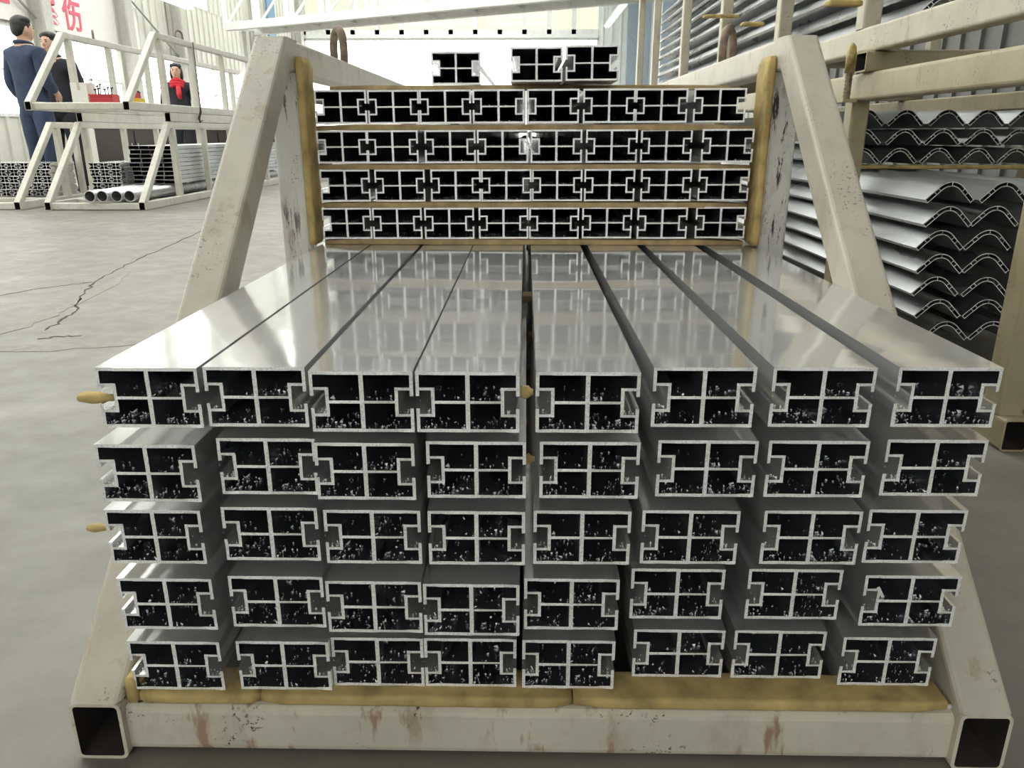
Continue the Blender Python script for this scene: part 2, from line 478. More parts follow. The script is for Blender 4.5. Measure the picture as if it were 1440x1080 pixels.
# blue door leaf and blue pillar by the left wall
mb = MB(); mb.box(HALL_X0 + .36, HALL_X0 + .42, 24.6, 25.3, 0, 4.9)
tag(link('door_1', mb.mesh('door_1', BLUE)), 'blue vertical panel on the left wall', kind='structure')

# sign on the left wall with red characters
sign = empty('wall_sign', (HALL_X0 + .05, 14.9, 2.3), 'white wall sign with large red Chinese characters above the windows', 'sign')
mb = MB(); mb.box(0, .03, -2.35, 2.1, 0.0, 1.15); link('board', mb.mesh('board', WHITEB), sign)
def glyph(ch, y, z, size, parent):
    cu = bpy.data.curves.new('glyph', 'FONT'); cu.body = ch; cu.size = size; cu.extrude = 0.004; cu.align_x = 'CENTER'; cu.offset = 0.008
    tmp = bpy.data.objects.new('tmp', cu); C.objects.link(tmp)
    dg = bpy.context.evaluated_depsgraph_get()
    me = bpy.data.meshes.new_from_object(tmp.evaluated_get(dg)); me.name = 'character'
    bpy.data.objects.remove(tmp)
    me.materials.clear(); me.materials.append(REDINK)
    o = link('character', me, parent, (0.037, y, z), (math.radians(90), 0, math.radians(90)))
    return o
for ch, px, py in (('累', 71, 29), ('伤', 106, 39), ('一', 2, 22)):
    g = at_X(px, py, HALL_X0 + .1); glyph(ch, g.y - 14.9, g.z - 2.3, .60, sign)

# white lattice girder crossing the hall
def truss():
    A = at_Y(318, 38, 19.5); B = Vector((3.2, 13.9, A.z)); 
    t = empty('lattice_girder', (A.x, A.y, A.z), 'white lattice girder crossing the hall high above the back racks', 'girder')
    d = B - A; L = d.length; d.normalize(); n = Vector((-d.y, d.x, 0))
    Hh, Wd = 0.95, 0.9
    for s, nm in ((0, 'front'), (1, 'rear')):
        o = n * Wd * s
        mb = MB(); tube(mb, o, o + d*L, .14, .17, side=n); link('bottom_chord', mb.mesh('chord', PAINT_WHITE), t)
        mb = MB(); tube(mb, o + Vector((0,0,Hh)), o + d*L + Vector((0,0,Hh)), .10, .10, side=n); link('top_chord', mb.mesh('chord', PAINT_WHITE), t)
        k = 0; N = 11; st = L / N
        for k in range(N + 1):
            mb = MB(); tube(mb, o + d*st*k + Vector((0,0,.05)), o + d*st*k + Vector((0,0,Hh-.05)), .08, .08, side=d); link('vertical', mb.mesh('v', PAINT_WHITE), t)
            if k < N and k % 2 == 0:
                mb = MB(); tube(mb, o + d*(st*k+.05) + Vector((0,0,.06)), o + d*(st*(k+1)-.05) + Vector((0,0,Hh-.06)), .045, .045, side=n); link('diagonal', mb.mesh('d', PAINT_WHITE), t)
    N = 11
    for k in range(N + 1):
        mb = MB(); tube(mb, d*(L/N)*k + n*.05, d*(L/N)*k + n*(Wd-.05), .05, .05, side=d); link('cross_tie', mb.mesh('c', PAINT_WHITE), t)
    mb = MB(); mb.obox(d*L/2 + n*Wd/2 + Vector((0,0,.06)), d*L/2*.98, n*(Wd/2-.06), (0,0,.004)); link('walkway_sheet', mb.mesh('w', PANELW), t)
    # carried by a post at its far end and one out of sight at its near end
    for q in (0.02, L - .02):
        mb = MB(); tube(mb, d*q + n*Wd/2 + Vector((0,0,-A.z)), d*q + n*Wd/2 + Vector((0,0,-.05)), .12, .12, side=d)
        link('support_post', mb.mesh('p', PAINT_WHITE), t)
truss()
# strip lamps hanging high
def lamp(x, y, z, L, label, rz=0.0):
    t = empty('strip_lamp', (x, y, z), label, 'lamp', None, rz)
    mb = MB(); mb.box(-.09, .09, 0, L, 0.03, 0.08); mb.box(-.12, .12, 0, L, .02, .03); link('housing', mb.mesh('housing', PAINT_WHITE), t)
    mb = MB()
    for s in (-.04, .04): pipe_pts(mb, [(s, .03, 0.0), (s, L - .03, 0.0)], .018, 8)
    link('lamp_tube', mb.mesh('lamp_tube', GLOW), t)
    for yy in (.2, L - .2):
        mb = MB(); pipe_pts(mb, [(0, yy, .08), (0, yy, ROOF_Z - z)], .006, 6); link('hanger', mb.mesh('hanger', GREYW), t)
p = at_Y(866, 22, 24.0); lamp(p.x, 21.0, p.z, 5.5, 'bright strip lamp hanging above the right aisle near the back')
p = at_Y(285, 10, 15.0); lamp(p.x - .3, 12.0, p.z, 3.2, 'bright strip lamp hanging by the left wall above the racks')

# ================================================================== RACKS
T = 0.056
BEAMTOP = 0.0640
def rack(x0, x1, y0, z0, length, height, apex, label, group, m, mw, mf, posts, eyes, rear=True, crosses=None, basew=0.072):
    """steel stillage: two side frames of base tube, raking front brace, posts and top tube; cross beams between them"""
    t = empty('storage_rack', ((x0+x1)/2, y0, z0), label, 'rack', group)
    cx = (x0 + x1) / 2; hw = (x1 - x0) / 2; h = basew
    for s in (-1, 1):
        xc = s * (hw - T/2)
        mb = MB(); tube(mb, (xc, 0, h/2), (xc, length, h/2), T, h, .004, .008); link('base_tube', mb.mesh('base_tube', mw), t)
        zb, zt = h, height
        rake = math.atan2(zt - zb, apex); hx = T / math.sin(rake)
        mb = MB(); tube(mb, (xc, hx/2, zb), (xc, apex + hx/2, zt), T, T, .004, .007, cut0=(0,0,1), cut1=(0,0,1), cap1=True); link('front_brace', mb.mesh('front_brace', m), t)
        mb = MB(); tube(mb, (xc, apex + hx - .060, zt - T/2 - .0004), (xc, length, zt - T/2 - .0004), T*.99, T, .004, .007, cap0=True, cap1=True); link('top_tube', mb.mesh('top_tube', m), t)
        for k, py in enumerate(posts):
            mb = MB(); tube(mb, (xc, py, zb), (xc, py, zt - T), T*.98, T if k == 0 else T*.8, .004, .007, side=(1,0,0)); link('post', mb.mesh('post', mf if k == 0 else m), t)
        for ey in eyes:
            pts = []
            for k in range(15):
                a = math.pi * (k / 14) ; pts.append((xc - s * .020 * math.cos(a), ey - .034 * math.cos(a), zt + .030 + .045 * math.sin(a)))
            pts = [(xc - s*.020, ey - .034, zt - .002)] + pts + [(xc + s*.020, ey + .034, zt - .002)]
            mb = MB(); pipe_pts(mb, pts, .0095, 10); link('lifting_eye', mb.mesh('lifting_eye', RUSTY, True), t)
    for k, cy in enumerate(crosses or (0.048, length*.3, length*.6, length - .05)):
        mb = MB(); tube(mb, (-hw + T, cy, (BEAMTOP + .003)/2 if k == 0 else h/2), (hw - T, cy, (BEAMTOP + .003)/2 if k == 0 else h/2), T, BEAMTOP - .003 if k == 0 else h - .006, .004, .010, side=(0,1,0)); link('cross_beam', mb.mesh('cross_beam', mw), t)
    return t

MX0, MX1 = -0.486, 0.514
main = rack(MX0, MX1, 0.665, 0.0, 4.6, 0.815, 0.82,
     'cream rack with flaking paint in the foreground holding the stacked profiles', None, PAINT_CLEAN, PAINT, PAINT_FLAKY,
     (0.905, 2.5, 4.5), (1.36,), crosses=(0.036, 1.4, 2.9, 4.5))
# weld beads at the front corners
for s in (-1, 1):
    hw = (MX1 - MX0) / 2
    pts = [(s*(hw - T - .001), 0.022 + .0, z) for z in (0.006, 0.02, 0.04, 0.055, 0.068)]
    pts = [(x + random.uniform(-.001, .001), y + random.uniform(-.001, .001), z) for x, y, z in pts]
    mb = MB(); pipe_pts(mb, pts, [.003, .004, .003, .0045, .003], 8); link('weld_bead', mb.mesh('weld_bead', PAINT_FLAKY, True), main)

# yellow foam on the posts, beam
def foam_bar(name, x0, x1, y0, y1, z0, z1, label, cat, group=None, mat=FOAM, seg=14, amp=0.0008, axis=0, rad=None):
    """soft bar with rounded edges and uneven thickness"""
    mb = MB(); dims = [(x0, x1), (y0, y1), (z0, z1)]
    a = axis; b, c = [(1, 2), (0, 2), (0, 1)][a]
    hb, hc = (dims[b][1]-dims[b][0])/2, (dims[c][1]-dims[c][0])/2
    r = rad if rad else min(hb, hc) * .7
    vs = []; n = 0
    for i in range(seg + 1):
        q = i / seg; u = dims[a][0] + (dims[a][1]-dims[a][0]) * q
        k = 0.75 if i in (0, seg) else 1.0
        k1 = k * (1 + random.uniform(-1, 1) * amp / hb); k2 = k * (1 - abs(random.uniform(-1, 1)) * amp / hc)
        pts = ring(2*hb*k1, 2*hc*k2, r*k*.9, 3); n = len(pts)
        for (p, s) in pts:
            v = [0, 0, 0]; v[a] = u; v[b] = (dims[b][0]+dims[b][1])/2 + p; v[c] = dims[c][0] + hc*k2 + s; vs.append(v)
    fs = [tuple(range(n)), tuple(range(seg*n, (seg+1)*n))]
    for i in range(seg):
        for k in range(n):
            j = (k+1) % n; fs.append((i*n+k, i*n+j, (i+1)*n+j, (i+1)*n+k))
    cx, cy, cz = (x0+x1)/2, (y0+y1)/2, z0
    mb.add([(v[0]-cx, v[1]-cy, v[2]-cz) for v in vs], fs)
    o = link(name, mb.mesh(name, mat, True), None, (cx, cy, cz))
    return tag(o, label, cat, group)
PADTOP = 0.0795
foam_bar('foam_pad', -0.415, -0.285, .674, .722, BEAMTOP+ .0008, PADTOP, 'short yellow foam pad at the left end of the front beam', 'foam pad')
foam_bar('foam_pad', -0.283, 0.052, .673, .722, BEAMTOP+ .0008, PADTOP, 'long yellow foam pad on the front beam left of centre', 'foam pad')
foam_bar('foam_pad', 0.054, 0.452, .674, .722, BEAMTOP+ .0008, PADTOP, 'long yellow foam pad on the right half of the front beam', 'foam pad')
foam_bar('foam_roll', -0.430, -0.416, .678, .722, BEAMTOP, .094, 'curled yellow foam end at the left of the front beam', 'foam roll', axis=1)
foam_bar('foam_strip', -0.4285, -0.4140, 1.525, 1.60, PADTOP + .061 + .0742*4 + .003, .785, 'upright yellow foam strip on the left post of the front rack', 'foam strip', axis=2, seg=30)
foam_bar('foam_strip', 0.4430, 0.4578, 1.525, 1.60, PADTOP + .061 + .0742*4 + .003, .785, 'upright yellow foam strip on the right post of the front rack', 'foam strip', axis=2, seg=30)

# ================================================================== ALUMINIUM PROFILES
PW, PH = 0.0985, 0.061
t_ = 0.0033
xh = [0, t_, .0145, .0178, PW/2 - .0021]
XS = [x - PW/2 for x in xh] + [PW/2 - x for x in reversed(xh)]
ZS = [0, t_, .0157, .0186, .0243, .0291, .0319, .0367, .0424, .0453, PH - t_, PH]
def solid(x, z):
    a = PW/2 - abs(x)           # distance from the outer side
    if z < t_ or z > PH - t_: return True
    if a < t_: return not (.0243 < z < .0367)
    if a < .0178 and .0157 < z < .0453:
        return not (a < .0145 and .0186 < z < .0424)
    if a > PW/2 - .0021: return True
    if a > .0178 and .0291 < z < .0319: return True
    return False
def bore(x, z):                  # inside one of the four closed chambers, not in the open side slots
    a = PW/2 - abs(x)
    return not (a < .0178 and .0157 < z < .0453)
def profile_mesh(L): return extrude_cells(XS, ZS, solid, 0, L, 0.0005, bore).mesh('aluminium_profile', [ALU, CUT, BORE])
ME_LOW = profile_mesh(4.45); ME_UP = profile_mesh(3.6)
def chips_mesh(n, depth, fuzz, sz=(.0007, .0018)):
    mb = MB()
    def chip(p, s):
        vs = [Vector(p) + Vector([random.uniform(-1, 1) * s for _ in range(3)]) * Vector((1, 1, 1)) for _ in range(4)]
        lo = min(v.z for v in vs)
        vs = [v + Vector((0, 0, p[2] - lo)) for v in vs]
        mb.add(vs, [(0,1,2), (0,2,3), (0,3,1), (1,3,2)])
    lo_floor = t_; up_floor = .0319
    cav = [(-PW/2+t_, -.0022, lo_floor), (.0022, PW/2-t_, lo_floor), (-PW/2+.0178, -.0022, up_floor), (.0022, PW/2-.0178, up_floor)]
    wts = [0.38, 0.34, 0.08, 0.20]
    for (a, b, z), w in zip(cav, wts):
        k = int(n * w * random.uniform(.5, 1.5))
        cl = [(random.uniform(a+.004, b-.004), random.uniform(.002, depth)) for _ in range(3)]
        cl[0] = (a + .005, .005)
        for _ in range(k):
            if random.random() < .55:
                c = random.choice(cl); x = random.gauss(c[0], .006); y = random.gauss(c[1], .007)
            else: x = random.uniform(a, b); y = .001 + depth * random.random() ** 1.3
            x = min(max(x, a + .0015), b - .0015); y = min(max(y, .0012), depth)
            chip((x, y, z), random.uniform(*sz) * (1.7 if random.random() < .06 else 1))
    for _ in range(int(n * .12)):      # in the slots
        s = random.choice((-1, 1)); chip((s * (PW/2 - random.uniform(.005, .0135)), random.uniform(.001, .012), .0186), random.uniform(*sz))
    for _ in range(fuzz):              # burrs along the sawn lower edges
        x = random.uniform(-PW/2, PW/2); z = random.choice((0.0, 0.0, PH - t_, .0291)) + t_*.7
        mb.add([(x, 0, z), (x + .0008, 0, z), (x + random.uniform(-.0006, .001), random.uniform(-.0015, .001), z + random.uniform(.0008, .0022)), (x+.0004, .0006, z)], [(0,1,2),(0,2,3),(1,3,2)])
    return mb.mesh('swarf', CHIP)
CH_LOW = [chips_mesh(88, .042, 16) for _ in range(8)]
CH_UP = [chips_mesh(110, .10, 50, (.0004, .0011)) for _ in range(5)]
ORD = ['leftmost', 'second from left', 'third from left', 'fourth from left', 'fourth from right', 'third from right', 'second from right', 'rightmost']
def put_profile(x, y, z, me, ch, label, group, roll=0.0, ry=0.0):
    o = link('aluminium_profile', me, None, (x, y, z), (0, roll, ry)); tag(o, label, 'profile', group)
    if ch is not None:
        c = link('swarf', ch, o); tag(c, kind='stuff')
    return o
def relax(xs, w, lo, hi):
    xs = list(xs)
    for _ in range(400):
        moved = False
        if xs[0] - w/2 < lo - 1e-6: xs[0] = lo + w/2; moved = True
        if xs[-1] + w/2 > hi + 1e-6: xs[-1] = hi - w/2; moved = True
        for i in range(len(xs) - 1):
            g = xs[i+1] - xs[i] - w
            if g < 0: xs[i] += g/2 - 1e-5; xs[i+1] -= g/2 - 1e-5; moved = True
        if not moved: break
    return xs
LOW = [  # (left px, right px, top px) of each sawn end, five rows of the front stack
 [(133,276,517),(284.5,428,516),(432,581,522),(583,731,522.5),(753,902,523),(916.5,1068,516.5),(1086,1236,516.5),(1263,1415,516.5)],
 [(130.5,275,625),(303,443,616),(440,583,622.5),(598.5,740,620.5),(758,902,621),(922,1071,619),(1079,1226,619.5),(1244,1394,618)],
 [(144.5,282,717),(309.5,446,713),(453,592,717),(600.5,739,718.5),(749.5,889,718),(901.5,1043.5,717.5),(1073,1216,718),(1219,1365,716.5)],
 [(163,298,813),(320,453.5,810),(457,592,817),(594.5,730.5,821),(736.7,872,813.5),(886.7,1022,799.5),(1052.5,1187,800),(1215.6,1354,809)],
 [(177,309,901.5),(329.5,463,901.5),(465,594.5,896.5),(596,726,897.5),(733,867,900),(890,1022,885),(1032.5,1164,886.5),(1184,1320.5,896)]]
ROWN = ['top row', 'second row', 'middle row', 'fourth row', 'bottom row']
PITCH_R = 0.0742
LOWTOP = [PADTOP + PH + PITCH_R * (4 - r) for r in range(5)]
k = 0
for r, row in enumerate(LOW):
    ztop = LOWTOP[r]; P = []
    for (a, b, y) in row:
        A = at_Z(a, y, ztop); B = at_Z(b, y, ztop); P.append([(A.x+B.x)/2, A.y])
    xs = relax([p[0] for p in P], PW + .0004, -.4285, .4575)
    for c, (x, p) in enumerate(zip(xs, P)):
        put_profile(x, p[1], ztop - PH, ME_LOW, CH_LOW[(r*3 + c*5) % 8],
            'four-chamber aluminium profile, %s in the %s of the long front stack' % (ORD[c], ROWN[r]), 'profiles of the long front stack')
UP = [
 [(442.4,514.5,128.3),(516,587,128),(588,662,126.5),(663,739,123.3),(741,815.5,121.7),(820,895,121.3),(895.5,969,121),(977,1053,119.5)],
 [(437.7,511.6,184.5),(513.3,587.6,182.8),(596,669,182),(670,743.5,181),(746.6,819,180),(824.5,897.7,178),(903,975.7,177.5),(991.5,1065.9,177)],
 [(447.9,519,241),(526,597,239.8),(605,676,238),(677,747,237.3),(748,820,235.8),(821.5,894.7,235.2),(901.7,974,235),(986,1057.6,235)],
 [(443.6,514.5,295.5),(522.7,593.5,294),(596.6,666.8,293.6),(672.7,743.5,293),(744,815,291.3),(818.4,891,290),(895.8,968.6,289),(979.7,1051.7,289)]]
UPN = ['top full row', 'second row', 'third row', 'lowest row']
ZU0 = LOWTOP[0] + .0118          # underside of the lowest row behind
for r, row in enumerate(UP):
    zb = ZU0 + (3 - r) * .0728; P = []
    for (a, b, y) in row:
        A = at_Y(a, y, 1.55); B = at_Y(b, y, 1.55); P.append(((A.x+B.x)/2, A.z))
    xs = relax([p[0] for p in P], PW + .0009, -.406, .435)
    for c, x in enumerate(xs):
        put_profile(x, 1.55 + random.uniform(-.006, .006), zb + c * .0004, ME_UP, CH_UP[(r*2 + c*3) % 5] if r else (CH_UP[c % 5] if c % 3 == 0 else None),
            'four-chamber aluminium profile, %s in the %s of the rear stack' % (ORD[c], UPN[r]), 'profiles of the set-back rear stack', roll=-math.radians(.25))
ZT0 = ZU0 + 4 * .0728 + .004
for (a, b, Y, lab) in ((607, 675, 1.66, 'single aluminium profile lying loose on top of the rear stack, left of the pair'),
                       (719, 790.5, 1.575, 'left one of the two aluminium profiles lying side by side on top'),
                       (796, 870, 1.545, 'right one of the two aluminium profiles lying side by side on top')):
    A = at_Y(a, 90, Y); B = at_Y(b, 90, Y)
    put_profile((A.x+B.x)/2, Y, ZT0, ME_UP, None, lab, 'loose profiles on top', ry=math.radians(-.5) if a == 607 else 0, roll=-math.radians(.4) if a > 700 else 0)
# laths between the rows
def lath(x0, x1, y0, y1, z0, z1, label, group, mat=LATH):
    return foam_bar('spacer_lath', x0, x1, y0, y1, z0, z1, label, 'lath', group, mat, seg=10, amp=.0006, rad=.002)
for r in range(4):
    zt = ZU0 + (3 - r) * .0728; 
    lath(-.405, .434, 1.553, 1.59, zt - .0116, zt - .0002, 'brown padded lath under the %s of the rear stack' % UPN[r], 'laths showing in the rear stack')
lath(-.40, .43, 1.66, 1.70, ZT0 - .0100, ZT0 - .0005, 'brown lath under the three loose profiles on top', 'laths showing in the rear stack')
for r in range(4):
    zt = LOWTOP[r] - PH
    for y, yn in ((1.35, 'first'), (3.1, 'second'), (4.6, 'last')):
        lath(-.41, .45, y, y + .04, LOWTOP[r+1] + .0002, zt - .0002, 'brown lath deep under the %s of the front stack, %s from the front' % (ROWN[r], yn), 'laths inside the front stack')
# bits of yellow tape poking out of slots
def tape_bit(px, py, Y, w, h, d, label):
    p = at_Y(px, py, Y)
    mb = MB(); vs = []; n = 12
    for i in range(6):
        q = i / 5; rr = (.5 + .5*math.sin(math.pi * min(1, q*1.1 + .1)))
        for k in range(n):
            a = 2*math.pi*k/n; j = random.uniform(.8, 1.15)
            vs.append(((q - .5) * w, math.cos(a) * d * rr * j, h/2 + math.sin(a) * h/2 * rr * j))
    fs = [tuple(range(n)), tuple(range(5*n, 6*n))]
    for i in range(5):
        for k in range(n):
            j = (k+1) % n; fs.append((i*n+k, i*n+j, (i+1)*n+j, (i+1)*n+k))
    mb.add(vs, fs)
    o = link('foam_scrap', mb.mesh('foam_scrap', FOAM, True), None, (p.x, Y, p.z - h/2)); tag(o, label, 'foam scrap', 'foam scraps between the profiles')
tape_bit(136, 559, .705, .034, .013, .008, 'yellow foam scrap in the slot of the top left front profile')
tape_bit(141, 742, .715, .026, .009, .006, 'yellow foam scrap sticking out left of the middle row')
tape_bit(318, 745, .80, .018, .008, .006, 'brown foam scrap between first and second profiles of middle row')
tape_bit(741, 551, .715, .0125, .014, .006, 'yellow foam scrap wedged in the centre gap of the top row')
tape_bit(745, 645, .76, .011, .012, .006, 'yellow foam scrap wedged in the centre gap of the second row')
# one bright sliver of metal
def sliver(px0, py0, px1, py1, Y, label):
    a, b = at_Y(px0, py0, Y), at_Y(px1, py1, Y + .01)
    mb = MB(); c = (a + b) / 2; d = (b - a) / 2; mb.obox((0,0,0), d, d.cross(Vector((0,1,0))).normalized()*.0016, (0,.0006,0))
    o = link('metal_sliver', mb.mesh('metal_sliver', CHIP), None, c); tag(o, label, 'metal chip')
sliver(1235, 826, 1243, 843, .70, 'bright aluminium sliver in the rightmost profile of the fourth row')
sliver(737, 197, 752, 216, 1.546, 'bright aluminium sliver across the centre gap of the rear second row')

# ================================================================== LEFT RACKS
LX0, LX1 = -4.27, -3.37
rackA = rack(LX0, LX1, 6.9, 0.0, 5.2, .755, .70, 'lower cream rack at left holding four round pipes', None, PAINT_FAR, PAINT_FAR, PAINT_FAR, (.80, 1.55, 2.3, 3.5, 4.9), (), crosses=(.05, .45, 1.6, 3.2, 5.0))
for i, x in enumerate((LX0 + T/2, LX1 - T/2)):
    mb = MB(); tube(mb, (0, 0, .0425), (0, 4.6, .0425), T, .083, .004, .008)
    o = link('bearer_tube', mb.mesh('bearer_tube', PAINT_FAR), None, (x, 7.65, .755)); tag(o, 'cream bearer tube between the stacked racks, %s side' % ('left', 'right')[i], 'tube', 'bearer tubes')
rackA2 = rack(LX0 + .0, LX1 + .0, 6.88, .84, 5.2, .69, .68, 'upper cream rack at left with lifting eyes, carrying red baskets', None, PAINT_FAR, PAINT_FAR, PAINT_FAR, (.78, 1.5, 2.3, 3.5, 4.9), (1.25,), crosses=(.05, .62, 1.9, 3.4, 5.0))
rackB = rack(-5.40, -4.50, 6.92, 0.0, 1.15, .755, .70, 'cut-off cream rack at far left edge with profile bundle', None, PAINT_FAR, PAINT_FAR, PAINT_FAR, (.80, 1.1), (), crosses=(.05, .55, 1.05))
# small profile bundles at the left
ME_B = profile_mesh(.40); ME_B2 = profile_mesh(3.4)
n = 0
for r in range(5):
    for c in range(7):
        n += 1
        put_profile(-5.27 + c * .108, 7.60 + random.uniform(-.02, .02), .0725 + r * .0625, ME_B, None,
          'aluminium profile in the far left bundle, row %s from below, place %s from left' % (['one','two','three','four','five'][r], ['one','two','three','four','five','six','seven'][c]), 'profile bundle on the far left rack')
for r in range(5):
    for c in range(3):
        put_profile(-4.158 + c * .1005, 7.62 + random.uniform(-.02, .02), .0725 + r * .0625, ME_B2, None,
          'aluminium profile beside the round pipes, row %s from below, place %s from left' % (['one','two','three','four','five'][r], ['one','two','three'][c]), 'profile bundle behind the round pipes')
# round pipes
def pipe_mesh(L, ro, ri, n=28):
    mb = MB(); vs = []
    for (y, r) in ((0, ro), (L, ro), (L, ri), (0, ri)):
        for k in range(n):
            a = 2*math.pi*k/n; vs.append((r*math.cos(a), y, ro + r*math.sin(a)))
    fs = []; ms = []
    for q in range(4):
        for k in range(n):
            j = (k+1) % n; q2 = (q+1) % 4; fs.append((q*n+k, q*n+j, q2*n+j, q2*n+k))
    mb.add(vs, fs)
    mb.m = [0 if k < 2*n or k >= 3*n else 1 for k in range(4*n)]
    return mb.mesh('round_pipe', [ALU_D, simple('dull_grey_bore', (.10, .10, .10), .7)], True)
PM = pipe_mesh(4.4, .050, .044)
for i, (x, lab) in enumerate(((-3.850, 'leftmost'), (-3.747, 'second from left'), (-3.625, 'third from left'), (-3.515, 'rightmost'))):
    tag(link('round_pipe', PM, None, (x, 6.90 + i * .012, .072)), '%s of four large round aluminium pipes on the lower left rack' % lab, 'pipe', 'round pipes on the lower left rack')
# flat box bars stacked behind (long bright bodies)
def box_mesh(w, h, L, t=.003):
    mb = MB(); tube(mb, (0, 0, h/2), (0, L, h/2), w, h, t, .002); return mb.mesh('flat_bar', ALU_D)
FB = box_mesh(.104, .036, 3.3, .002)
for i, y in enumerate((8.0, 9.3, 10.6)):
    m2 = MB(); m2.box(-.21, .21, 0, .06, 0, .008)
    tag(link('bearer_batten', m2.mesh('bearer_batten', LATH), None, (-3.655, y, .1721)), 'brown batten between round pipes and flat bars, %s from the front' % ('first', 'second', 'third')[i], 'batten', 'battens under the flat bars')
for r in range(9):
    for c in range(4):
        x = -3.817 + c * .1065
        tag(link('flat_bar', FB, None, (x + random.uniform(-.0008, .0008), 7.75 + random.uniform(-.03, .03), .1803 + r * .0403)), 'silver flat box bar in the left rack, layer %s from below, %s column' % (['one','two','three','four','five','six','seven','eight','nine'][r], ['first', 'second', 'third', 'fourth'][c]), 'bar', 'flat bars stacked in the lower left rack')
    if r < 8:
        for i, y in enumerate((8.1, 10.2)):
            m2 = MB(); m2.box(-.21, .21, 0, .03, 0, .0038)
            tag(link('packing_strip', m2.mesh('packing_strip', LATH), None, (-3.657, y, .1803 + r * .0403 + .0362)), 'thin packing strip above flat bar layer %s, %s one' % (['one','two','three','four','five','six','seven','eight','nine'][r], ('front', 'rear')[i]), 'strip', 'packing strips between flat bars')
# baskets, box
def basket(px, py, Y, w, h, mat1, mat2, label, tools=5):
    p = at_Y(px, py, Y); z0 = .84 + .0691
    t = empty('tool_basket', (p.x, Y, z0), label, 'basket')
    mb = MB()
    for (a, b, c, d) in ((-w/2, w/2, -.07, -.062), (-w/2, w/2, .062, .07), (-w/2, -w/2+.008, -.062, .062), (w/2-.008, w/2, -.062, .062)): mb.box(a, b, c, d, .0, h)
    mb.box(-w/2, w/2, -.07, .07, 0, .006)
    mb.box(-w/2 - .006, w/2 + .006, -.078, -.07, h - .012, h)
    link('bin', mb.mesh('bin', mat1), t)
    if mat2:
        mb = MB(); mb.box(-w/2 + .01, w/2 - .02, -.055, .03, h, h + .05); mb.box(-w/2 + .03, w/2 - .04, -.05, .03, h+.05, h + .065); link('lid', mb.mesh('lid', mat2), t)
    for _ in range(tools):
        x = random.uniform(-w/2 + .02, w/2 - .02); mb = MB()
        x2 = x + random.uniform(-.03, .03); hh = h + random.uniform(.04, .09)
        pipe_pts(mb, [(x, 0, .01), (x2, .02, hh)], .006, 6); pipe_pts(mb, [(x2 - .012, .02, hh), (x2 + .012, .02, hh + .006)], .007, 6)
        link('tool', mb.mesh('tool', DARKM), t)
basket(148, 141, 7.52, .21, .085, REDP, None, 'red tool basket with dark tools on the upper left rack', 7)
basket(191, 143, 7.52, .12, .05, YELP, REDP, 'yellow bin with a red lid on the upper left rack', 2)
p = at_Y(116, 140, 7.50)
cb = empty('carton', (p.x + .0, 7.54, .84 + .0691), 'pale square carton standing left of the red tool basket', 'box')
mb = MB(); mb.box(-.075, .075, -.075, .075, 0, .185); link('carton_body', mb.mesh('carton_body', WHITEB), cb)
mb = MB(); mb.box(-.077, .077, -.012, .012, .185, .188); mb.box(-.012, .012, -.0775, -.0752, .12, .188); link('tape', mb.mesh('tape', simple('parcel_tape', (.55, .5, .4), .4)), cb)
# dark machines and cabinets behind the lower racks
for (x, y, w, h, m, lab) in ((-6.35, 13.0, 1.3, .72, DARKM, 'low dark cabinet behind the left racks, leftmost of three'), (-4.95, 12.9, 1.2, .70, DARKM, 'low dark cabinet behind the left racks, middle of three'), (-3.68, 12.35, 1.1, .72, DARKM, 'low dark cabinet behind the left racks, nearest the stack')):
    t = empty('low_cabinet', (x, y, 0), lab, 'cabinet')
    mb = MB(); mb.box(-w/2, w/2, 0, .5, 0.03, h); mb.box(-w/2-.01, w/2+.01, -.01, .51, h, h+.02); link('body', mb.mesh('body', m), t)
    for s in (-1, 1):
        mb = MB(); mb.box(min(0, s*w/2)+.01, max(0, s*w/2)-.01, -.018, 0, .06, h-.03); d = link('door', mb.mesh('door', m), t)
        mb = MB(); mb.box(s*.05-.006, s*.05+.006, -.035, -.018, h*.5, h*.7); link('handle', mb.mesh('handle', ALU_D), d)
    mb = MB(); mb.box(-w/2+.03, w/2-.03, .03, .47, 0, .03); link('plinth', mb.mesh('plinth', DARKM), t)
# crane hook and its chain by the upper left rack
hk = empty('lifting_chain', (-3.388, 8.32, .90), 'dark hooked lifting strap hanging on the upper left rack', 'lifting hook')
mb = MB()
pts = [(.045, 0, .62), (.045, 0, .02), (.045, -.01, -.04), (.03, -.03, -.10), (.045, -.05, -.14), (.06, -.02, -.12)]
pipe_pts(mb, pts, [.006, .006, .012, .012, .010, .006], 8); link('hook_rod', mb.mesh('hook_rod', DARKM, True), hk)

